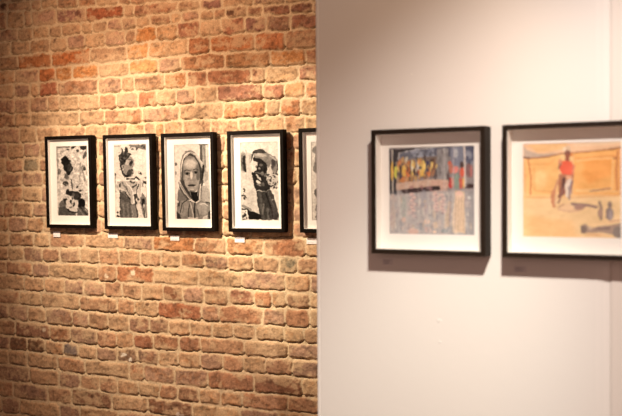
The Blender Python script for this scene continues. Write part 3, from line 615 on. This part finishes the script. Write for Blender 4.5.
    A.ell(80, 230, 16, 90, (0.68, 0.58, 0.54), a=.7); A.ell(150, 170, 16, 70, (0.56, 0.62, 0.60), a=.8); A.line([(120, 100), (130, 240)], 9, (0.72, 0.72, 0.70), a=.7)
    for x, y in ((195, 90), (205, 120), (185, 150), (208, 175), (195, 205), (215, 225)): A.ell(x, y, 14, 12, (0.76, 0.62, 0.62), a=.7, soft=.8); A.ell(x + 8, y + 8, 5, 5, (0.52, 0.44, 0.48))
    A.ell(275, 120, 22, 60, (0.54, 0.54, 0.60), a=.8); A.ell(290, 200, 12, 60, (0.62, 0.54, 0.60), a=.7)
    for x, y in ((340, 90), (335, 120), (350, 150), (345, 180), (380, 95), (390, 130), (375, 160), (395, 185)): A.ell(x, y, 15, 14, (0.82, 0.68, 0.64), a=.8, soft=.8); A.ell(x + 10, y + 4, 5, 7, (0.56, 0.36, 0.42))
    A.poly([(465, 70), (520, 75), (524, 220), (525, 330), (490, 320), (470, 330), (445, 320), (450, 200), (462, 120)], (0.84, 0.68, 0.52)); A.ell(490, 100, 24, 30, (0.92, 0.70, 0.62)); A.line([(475, 150), (465, 300)], 6, (0.62, 0.50, 0.46)); A.line([(500, 150), (500, 310)], 5, (0.94, 0.78, 0.52)); A.line([(485, 140), (482, 300)], 5, (0.72, 0.52, 0.42)); A.line([(512, 200), (518, 310)], 5, (0.70, 0.5, 0.42))
    A.poly([(425, 130), (445, 140), (430, 290), (402, 290)], (0.72, 0.60, 0.50)); A.line([(440, 90), (430, 280)], 5, (0.44, 0.40, 0.46)); A.line([(408, 200), (405, 300)], 6, (0.82, 0.66, 0.44))
    A.poly([(528, 70), (580, 65), (582, 335), (528, 335)], (0.50, 0.50, 0.54)); A.ell(548, 110, 10, 9, (0.78, 0.78, 0.80))
    A.ell(150, 248, 14, 16, (0.78, 0.62, 0.56)); A.ell(205, 320, 36, 20, (0.80, 0.60, 0.54)); A.ell(295, 258, 18, 16, (0.88, 0.68, 0.56)); A.ell(345, 280, 16, 24, (0.76, 0.64, 0.54)); A.ell(300, 310, 22, 20, (0.72, 0.56, 0.54)); A.ell(255, 290, 20, 26, (0.46, 0.48, 0.54), a=.8); A.ell(400, 315, 20, 14, (0.44, 0.50, 0.54)); A.ell(110, 310, 24, 18, (0.50, 0.50, 0.54), a=.8); A.ell(340, 322, 12, 10, (0.90, 0.72, 0.60))
    for i in range(90):
        x = 65 + rs.rand() * 510; y = 95 + rs.rand() * 230
        cc = [(0.80, 0.66, 0.62), (0.46, 0.46, 0.52), (0.84, 0.78, 0.72), (0.58, 0.50, 0.54), (0.78, 0.64, 0.50), (0.40, 0.42, 0.48)][rs.randint(6)]
        A.ell(x, y, 4 + rs.rand() * 6, 8 + rs.rand() * 22, cc, rs.rand() * 16 - 8, .4, .55)
    for x0_, y0_ in ((200, 90), (345, 85), (385, 95)):
        for k_ in range(6):
            A.ell(x0_ + (k_ % 2) * 12, y0_ + k_ * 20, 14, 11, (0.86, 0.66, 0.62), 0, .6, .75); A.ell(x0_ + 6, y0_ + 10 + k_ * 20, 6, 6, (0.46, 0.34, 0.42), 0, .5, .7)
    A.poly([(468, 95), (518, 95), (524, 320), (450, 320)], (0.92, 0.74, 0.54), a=.65, soft=.6)
    for x in (462, 480, 496, 512): A.line([(x + 8, 110), (x, 315)], 5, (0.58, 0.44, 0.40), a=.6)
    # broad pale reflection streaks of the glass, painted down the print
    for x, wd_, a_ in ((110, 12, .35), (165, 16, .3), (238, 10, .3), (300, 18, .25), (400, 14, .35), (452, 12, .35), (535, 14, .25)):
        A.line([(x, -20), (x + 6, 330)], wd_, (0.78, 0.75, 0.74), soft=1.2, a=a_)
    A.noise(0.7, 0.07, 153); A.noise(1.4, 0.06, 155)
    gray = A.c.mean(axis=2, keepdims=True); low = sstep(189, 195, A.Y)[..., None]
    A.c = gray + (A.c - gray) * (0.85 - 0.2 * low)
    A.c = A.c * (0.98 - 0.10 * low) + np.array([0.03, 0.028, 0.022]) + low * 0.15  # lower half lifted: haze of the glass painted into the print
    return A
def art7():
    A = Art(523, 143.5, 619.7, 237.6, 2.6, (0.97, 0.80, 0.54), 1.5)
    A.tile(520, 135, 6.1)
    A.poly([(18, 50), (612, 30), (612, 100), (320, 115), (18, 140)], (0.93, 0.76, 0.60)); A.poly([(40, 50), (300, 46), (280, 90), (110, 110)], (0.95, 0.76, 0.52)); A.line([(330, 70), (600, 60)], 12, (0.94, 0.86, 0.72), a=.7, soft=1)
    A.poly([(20, 60), (45, 90), (120, 118), (250, 118), (150, 140), (25, 140)], (0.70, 0.64, 0.60), a=.9, soft=.6)
    # ochre wall panels with their outlines
    A.poly([(35, 145), (250, 130), (235, 260), (205, 366), (40, 366)], (0.97, 0.75, 0.44)); A.poly([(330, 118), (605, 95), (600, 366), (330, 366)], (0.97, 0.70, 0.36))
    A.poly([(400, 150), (560, 140), (560, 250), (420, 300), (380, 250)], (0.97, 0.64, 0.28), soft=3); A.ell(190, 180, 40, 20, (0.98, 0.72, 0.40), soft=1)
    A.line([(20, 140), (70, 143), (180, 135), (260, 118), (400, 110), (540, 100), (612, 88)], 8, (0.58, 0.34, 0.18)); A.line([(20, 135), (60, 141)], 9, (0.30, 0.20, 0.16)); A.line([(540, 100), (612, 88)], 10, (0.46, 0.26, 0.14))
    A.line([(50, 150), (68, 250), (66, 366)], 10, (0.78, 0.46, 0.24)); A.line([(28, 150), (34, 366)], 10, (0.92, 0.66, 0.44)); A.line([(66, 180), (190, 178), (215, 150)], 6, (0.90, 0.60, 0.32), a=.8); A.line([(90, 200), (90, 340), (200, 350)], 8, (0.84, 0.52, 0.26), a=.6); A.ell(130, 270, 40, 60, (1.0, 0.85, 0.58), a=.7, soft=3)
    A.line([(590, 100), (580, 230), (585, 345)], 11, (0.76, 0.44, 0.22)); A.line([(606, 96), (600, 366)], 6, (0.80, 0.50, 0.28)); A.line([(345, 160), (560, 148), (556, 330), (345, 340)], 8, (1.0, 0.84, 0.56), a=.8); A.line([(340, 150), (572, 138)], 6, (0.86, 0.50, 0.22), a=.8); A.ell(572, 152, 12, 7, (0.66, 0.38, 0.2))
    A.line([(430, 344), (545, 330), (535, 334)], 7, (0.48, 0.32, 0.30)); A.line([(340, 348), (600, 348)], 5, (0.95, 0.84, 0.62), a=.8)
    # man in a red shirt
    A.ell(292, 92, 22, 22, (0.84, 0.72, 0.60)); A.ell(275, 88, 10, 12, (0.93, 0.86, 0.76)); A.ell(294, 120, 20, 20, (0.42, 0.22, 0.18)); A.line([(292, 130), (292, 165)], 24, (0.52, 0.24, 0.16)); A.ell(318, 125, 8, 12, (0.88, 0.5, 0.2))
    A.poly([(245, 165), (285, 160), (318, 165), (332, 200), (328, 260), (300, 262), (262, 250), (245, 210)], (0.93, 0.32, 0.20)); A.ell(248, 170, 12, 20, (0.84, 0.55, 0.40)); A.line([(250, 180), (240, 205)], 8, (0.50, 0.30, 0.26)); A.line([(330, 190), (322, 260)], 14, (0.86, 0.46, 0.34))
    A.poly([(240, 240), (330, 250), (322, 366), (285, 366), (240, 366), (235, 290)], (0.66, 0.40, 0.28)); A.line([(272, 270), (258, 366)], 20, (0.26, 0.12, 0.12)); A.poly([(285, 280), (318, 270), (316, 366), (285, 350)], (0.90, 0.84, 0.80)); A.line([(318, 290), (305, 366)], 9, (0.32, 0.30, 0.40)); A.line([(232, 280), (205, 366)], 14, (0.84, 0.60, 0.44)); A.ell(300, 262, 20, 12, (0.90, 0.66, 0.50)); A.ell(300, 340, 8, 20, (0.95, 0.92, 0.90))
    A.tile(520, 185, 6.1)
    A.line([(40, 75), (220, 82), (600, 66)], 9, (0.90, 0.62, 0.36), a=.8); A.poly([(18, 85), (612, 72), (612, 330), (20, 322)], (0.96, 0.82, 0.60), soft=1); A.poly([(20, 180), (320, 220), (360, 330), (20, 322)], (0.96, 0.77, 0.52), soft=4); A.line([(18, 60), (20, 90)], 10, (0.95, 0.72, 0.48))
    A.line([(212, 40), (200, 80), (212, 130)], 24, (0.78, 0.50, 0.34)); A.line([(225, 60), (220, 120)], 9, (0.92, 0.78, 0.62)); A.line([(245, 70), (265, 40)], 24, (0.44, 0.22, 0.18)); A.line([(268, 20), (240, 110)], 12, (0.50, 0.32, 0.30)); A.line([(300, 20), (304, 90)], 14, (0.60, 0.52, 0.52)); A.line([(285, 0), (290, 70)], 14, (0.94, 0.90, 0.84))
    A.ell(300, 140, 60, 26, (0.95, 0.80, 0.62)); A.line([(240, 150), (300, 165), (370, 155), (400, 135)], 8, (0.84, 0.66, 0.54)); A.line([(320, 118), (400, 124), (465, 135)], 17, (0.50, 0.40, 0.38)); A.ell(365, 138, 32, 14, (0.60, 0.46, 0.42)); A.line([(235, 140), (270, 120)], 6, (0.66, 0.42, 0.34))
    # shadows and jars lower right
    G = (0.50, 0.43, 0.40)
    A.line([(482, 105), (495, 145), (492, 205)], 15, G); A.ell(486, 170, 13, 30, (0.62, 0.50, 0.44)); A.ell(542, 120, 13, 18, G); A.ell(542, 175, 22, 38, (0.48, 0.44, 0.46)); A.ell(548, 180, 10, 30, (0.60, 0.56, 0.58)); A.line([(525, 150), (522, 200)], 7, G)
    A.poly([(372, 250), (400, 235), (430, 262), (480, 250), (560, 240), (612, 225), (612, 328), (560, 300), (480, 285), (415, 290), (375, 295)], (0.62, 0.53, 0.48)); A.ell(390, 270, 18, 24, (0.42, 0.36, 0.34)); A.ell(590, 285, 30, 34, (0.46, 0.43, 0.42)); A.ell(428, 262, 12, 10, (0.80, 0.70, 0.60)); A.line([(470, 265), (540, 262)], 14, (0.44, 0.37, 0.35)); A.line([(540, 220), (612, 212)], 9, (0.78, 0.58, 0.46)); A.ell(450, 300, 50, 8, (0.88, 0.68, 0.50), a=.7)
    A.noise(0.6, 0.03, 163); A.noise(0.16, 0.07, 165, 0.5)
    A.c = A.c * 0.82 + np.array([0.18, 0.165, 0.15])
    return A

# ------------------------------------------------------------------ framed pictures
def rails(name, W, H, rw, D, m, parent, y_front, bev):
    mb = MB()
    y0, y1 = y_front, y_front + D
    o_ = [(0, 0), (W, 0), (W, H), (0, H)]; i_ = [(rw, rw), (W - rw, rw), (W - rw, H - rw), (rw, H - rw)]
    for k in range(4):                          # four mitred rails
        j = (k + 1) % 4
        p = [o_[k], o_[j], i_[j], i_[k]]
        mb.hexa([(a, y0, b) for a, b in p] + [(a, y1, b) for a, b in p])
    return mb.build(name, m, parent, bev, 2)
def framed(W, H, rw, D, rec, art, pr, name, label, group, m, loc, M=None, lean=0.0, roll=0.0, opening=None):
    """local origin: lower left corner of the frame's back, on the wall; x right, y into the wall, z up"""
    t = empty(name, loc); tag(t, label, 'picture', group)
    rails('frame', W, H, rw, D, m, t, -D, 0.0012)
    ym = -D + rec                               # face of the mount
    x0, x1, z0, z1 = pr
    # mount board with a window cut for the print, bevelled core
    mb = MB(); e = 0.0008; th = 0.0016
    a, b, c, d = rw + e, W - rw - e, rw + e, H - rw - e
    mb.box(a, b, ym, ym + th, z1, d); mb.box(a, b, ym, ym + th, c, z0); mb.box(a, x0, ym, ym + th, z0, z1); mb.box(x1, b, ym, ym + th, z0, z1)
    mb.build('mount', M_MAT, t)
    p = art.sketch('print', x0 - 0.001, x1 + 0.001, z0 - 0.001, z1 + 0.001, ym + th + 0.0004, t)
    mb = MB(); s = 0.002                        # spacer fillets between glass and mount
    mb.box(rw, rw + s, -D + 0.005, ym - 0.0002, rw, H - rw); mb.box(W - rw - s, W - rw, -D + 0.005, ym - 0.0002, rw, H - rw)
    mb.box(rw + s, W - rw - s, -D + 0.005, ym - 0.0002, rw, rw + s); mb.box(rw + s, W - rw - s, -D + 0.005, ym - 0.0002, H - rw - s, H - rw)
    mb.build('spacer', M_SPACER, t)
    mb = MB(); mb.box(rw + 0.0003, W - rw - 0.0003, ym + th + 0.001, -0.0012, rw + 0.0003, H - rw - 0.0003); mb.build('backing_board', M_BACK, t)
    me = bpy.data.meshes.new('glass'); g0 = rw + 0.0004; yg = -D + 0.003
    me.from_pydata([(g0, yg, g0), (W - g0, yg, g0), (W - g0, yg, H - g0), (g0, yg, H - g0)], [], [(0, 1, 2, 3)]); me.update(); me.materials.append(M_GLASS)
    g = bpy.data.objects.new('glass', me); put(g, t)
    loc_m = Matrix.Translation(Vector(loc)) @ Matrix.Rotation(lean, 4, 'X') @ Matrix.Rotation(roll, 4, 'Y')
    t.matrix_world = (M @ loc_m) if M is not None else loc_m
    return t

GB = 'black and white portraits on the brick wall'
YB = -0.005     # frames hang clear of the highest brick faces
BW = [
 (-1.5805, 1.3085, art1, (0.062, 0.271, 0.066, 0.440), 'black framed monochrome photograph of a child in a dark cap, leftmost'),
 (-1.190, 1.305, art2, (0.057, 0.261, 0.060, 0.443), 'black framed monochrome photograph of a child in profile wrapped in cloth'),
 (-0.823, 1.3015, art3, (0.067, 0.277, 0.060, 0.437), 'black framed monochrome portrait of a child in a light hood looking out'),
 (-0.4315, 1.3015, art4, (0.064, 0.273, 0.056, 0.438), 'black framed monochrome photograph of a person with one arm over the head'),
 (-0.037, 1.303, art5, (0.056, 0.256, 0.058, 0.43), 'black framed monochrome photograph half hidden behind the white partition edge'),
]
for x, z, art, pr, lab in BW:
    framed(0.313, 0.495, 0.0185, 0.038, 0.020, art(), pr, 'framed_photograph', lab, GB, M_BLACK, (x, YB, z), lean=R(1.3))
GC = 'colour photographs on the white partition'
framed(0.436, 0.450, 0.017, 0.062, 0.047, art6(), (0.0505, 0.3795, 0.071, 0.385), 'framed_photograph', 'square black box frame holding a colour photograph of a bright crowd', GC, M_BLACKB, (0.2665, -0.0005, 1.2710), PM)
framed(0.436, 0.450, 0.017, 0.062, 0.047, art7(), (0.058, 0.385, 0.070, 0.385), 'framed_photograph', 'square black box frame holding an orange photograph of a man in red shirt', GC, M_BLACKB, (0.7640, -0.0005, 1.2710), PM)

# ------------------------------------------------------------------ caption cards
def card(t, z, wd, hh, label, group, m, M=None, y=0.0, lines=3, th=0.0012, depth=0.003):
    e = empty('caption_card', (t, y, z)); tag(e, label, 'label', group)
    mb = MB(); mb.box(0, wd, -depth, 0, 0, hh); mb.build('card', m, e, 0.0004, 1)
    mb = MB(); rs = np.random.RandomState(int(t * 1000) % 997)
    for i in range(lines):
        zz_ = hh * (0.80 - i * 0.56 / max(1, lines - 1)); L = wd * (0.45 + 0.35 * rs.rand()) if i else wd * 0.7
        mb.box(wd * 0.1, wd * 0.1 + L, -depth - 0.0003, -depth - 0.00003, zz_ - th, zz_)
    mb.build('printed_lines', M_TEXT, e)
    mm = Matrix.Translation(Vector((t, y, z)))
    e.matrix_world = (M @ mm) if M is not None else mm
    return e
GL = 'caption cards under the portraits'
for (u0, v0, u1, v1), lab in (
    ((53.2, 231.3, 60, 237), 'small white caption card under the leftmost portrait of the child in a dark cap'),
    ((107.8, 233, 117.5, 238), 'small white caption card under the portrait of the child wrapped in cloth'),
    ((170, 235.2, 178.8, 240.6), 'small white caption card under the portrait of the hooded child'),
    ((234.3, 237, 244, 242.5), 'small white caption card under the portrait with the raised arm'),
    ((305.8, 238, 316.3, 244), 'small white caption card touching the white partition edge in view')):
    xa, za = wall_xz(u0, v0); xb, zb = wall_xz(u1, v1)
    card(xa + 0.008, zb, xb - xa, za - zb, lab, GL, M_CARD, None, YB, 2, 0.0012, 0.004)
GP = 'caption labels on the partition'
card(0.282, 1.226, 0.042, 0.022, 'small grey caption label in the shadow under the crowd photograph', GP, M_CLEARCARD, PM, 0.0, 4, 0.0016, 0.0015)
card(0.785, 1.217, 0.045, 0.021, 'small grey caption label in the shadow under the orange photograph', GP, M_CLEARCARD, PM, 0.0, 4, 0.0016, 0.0015)
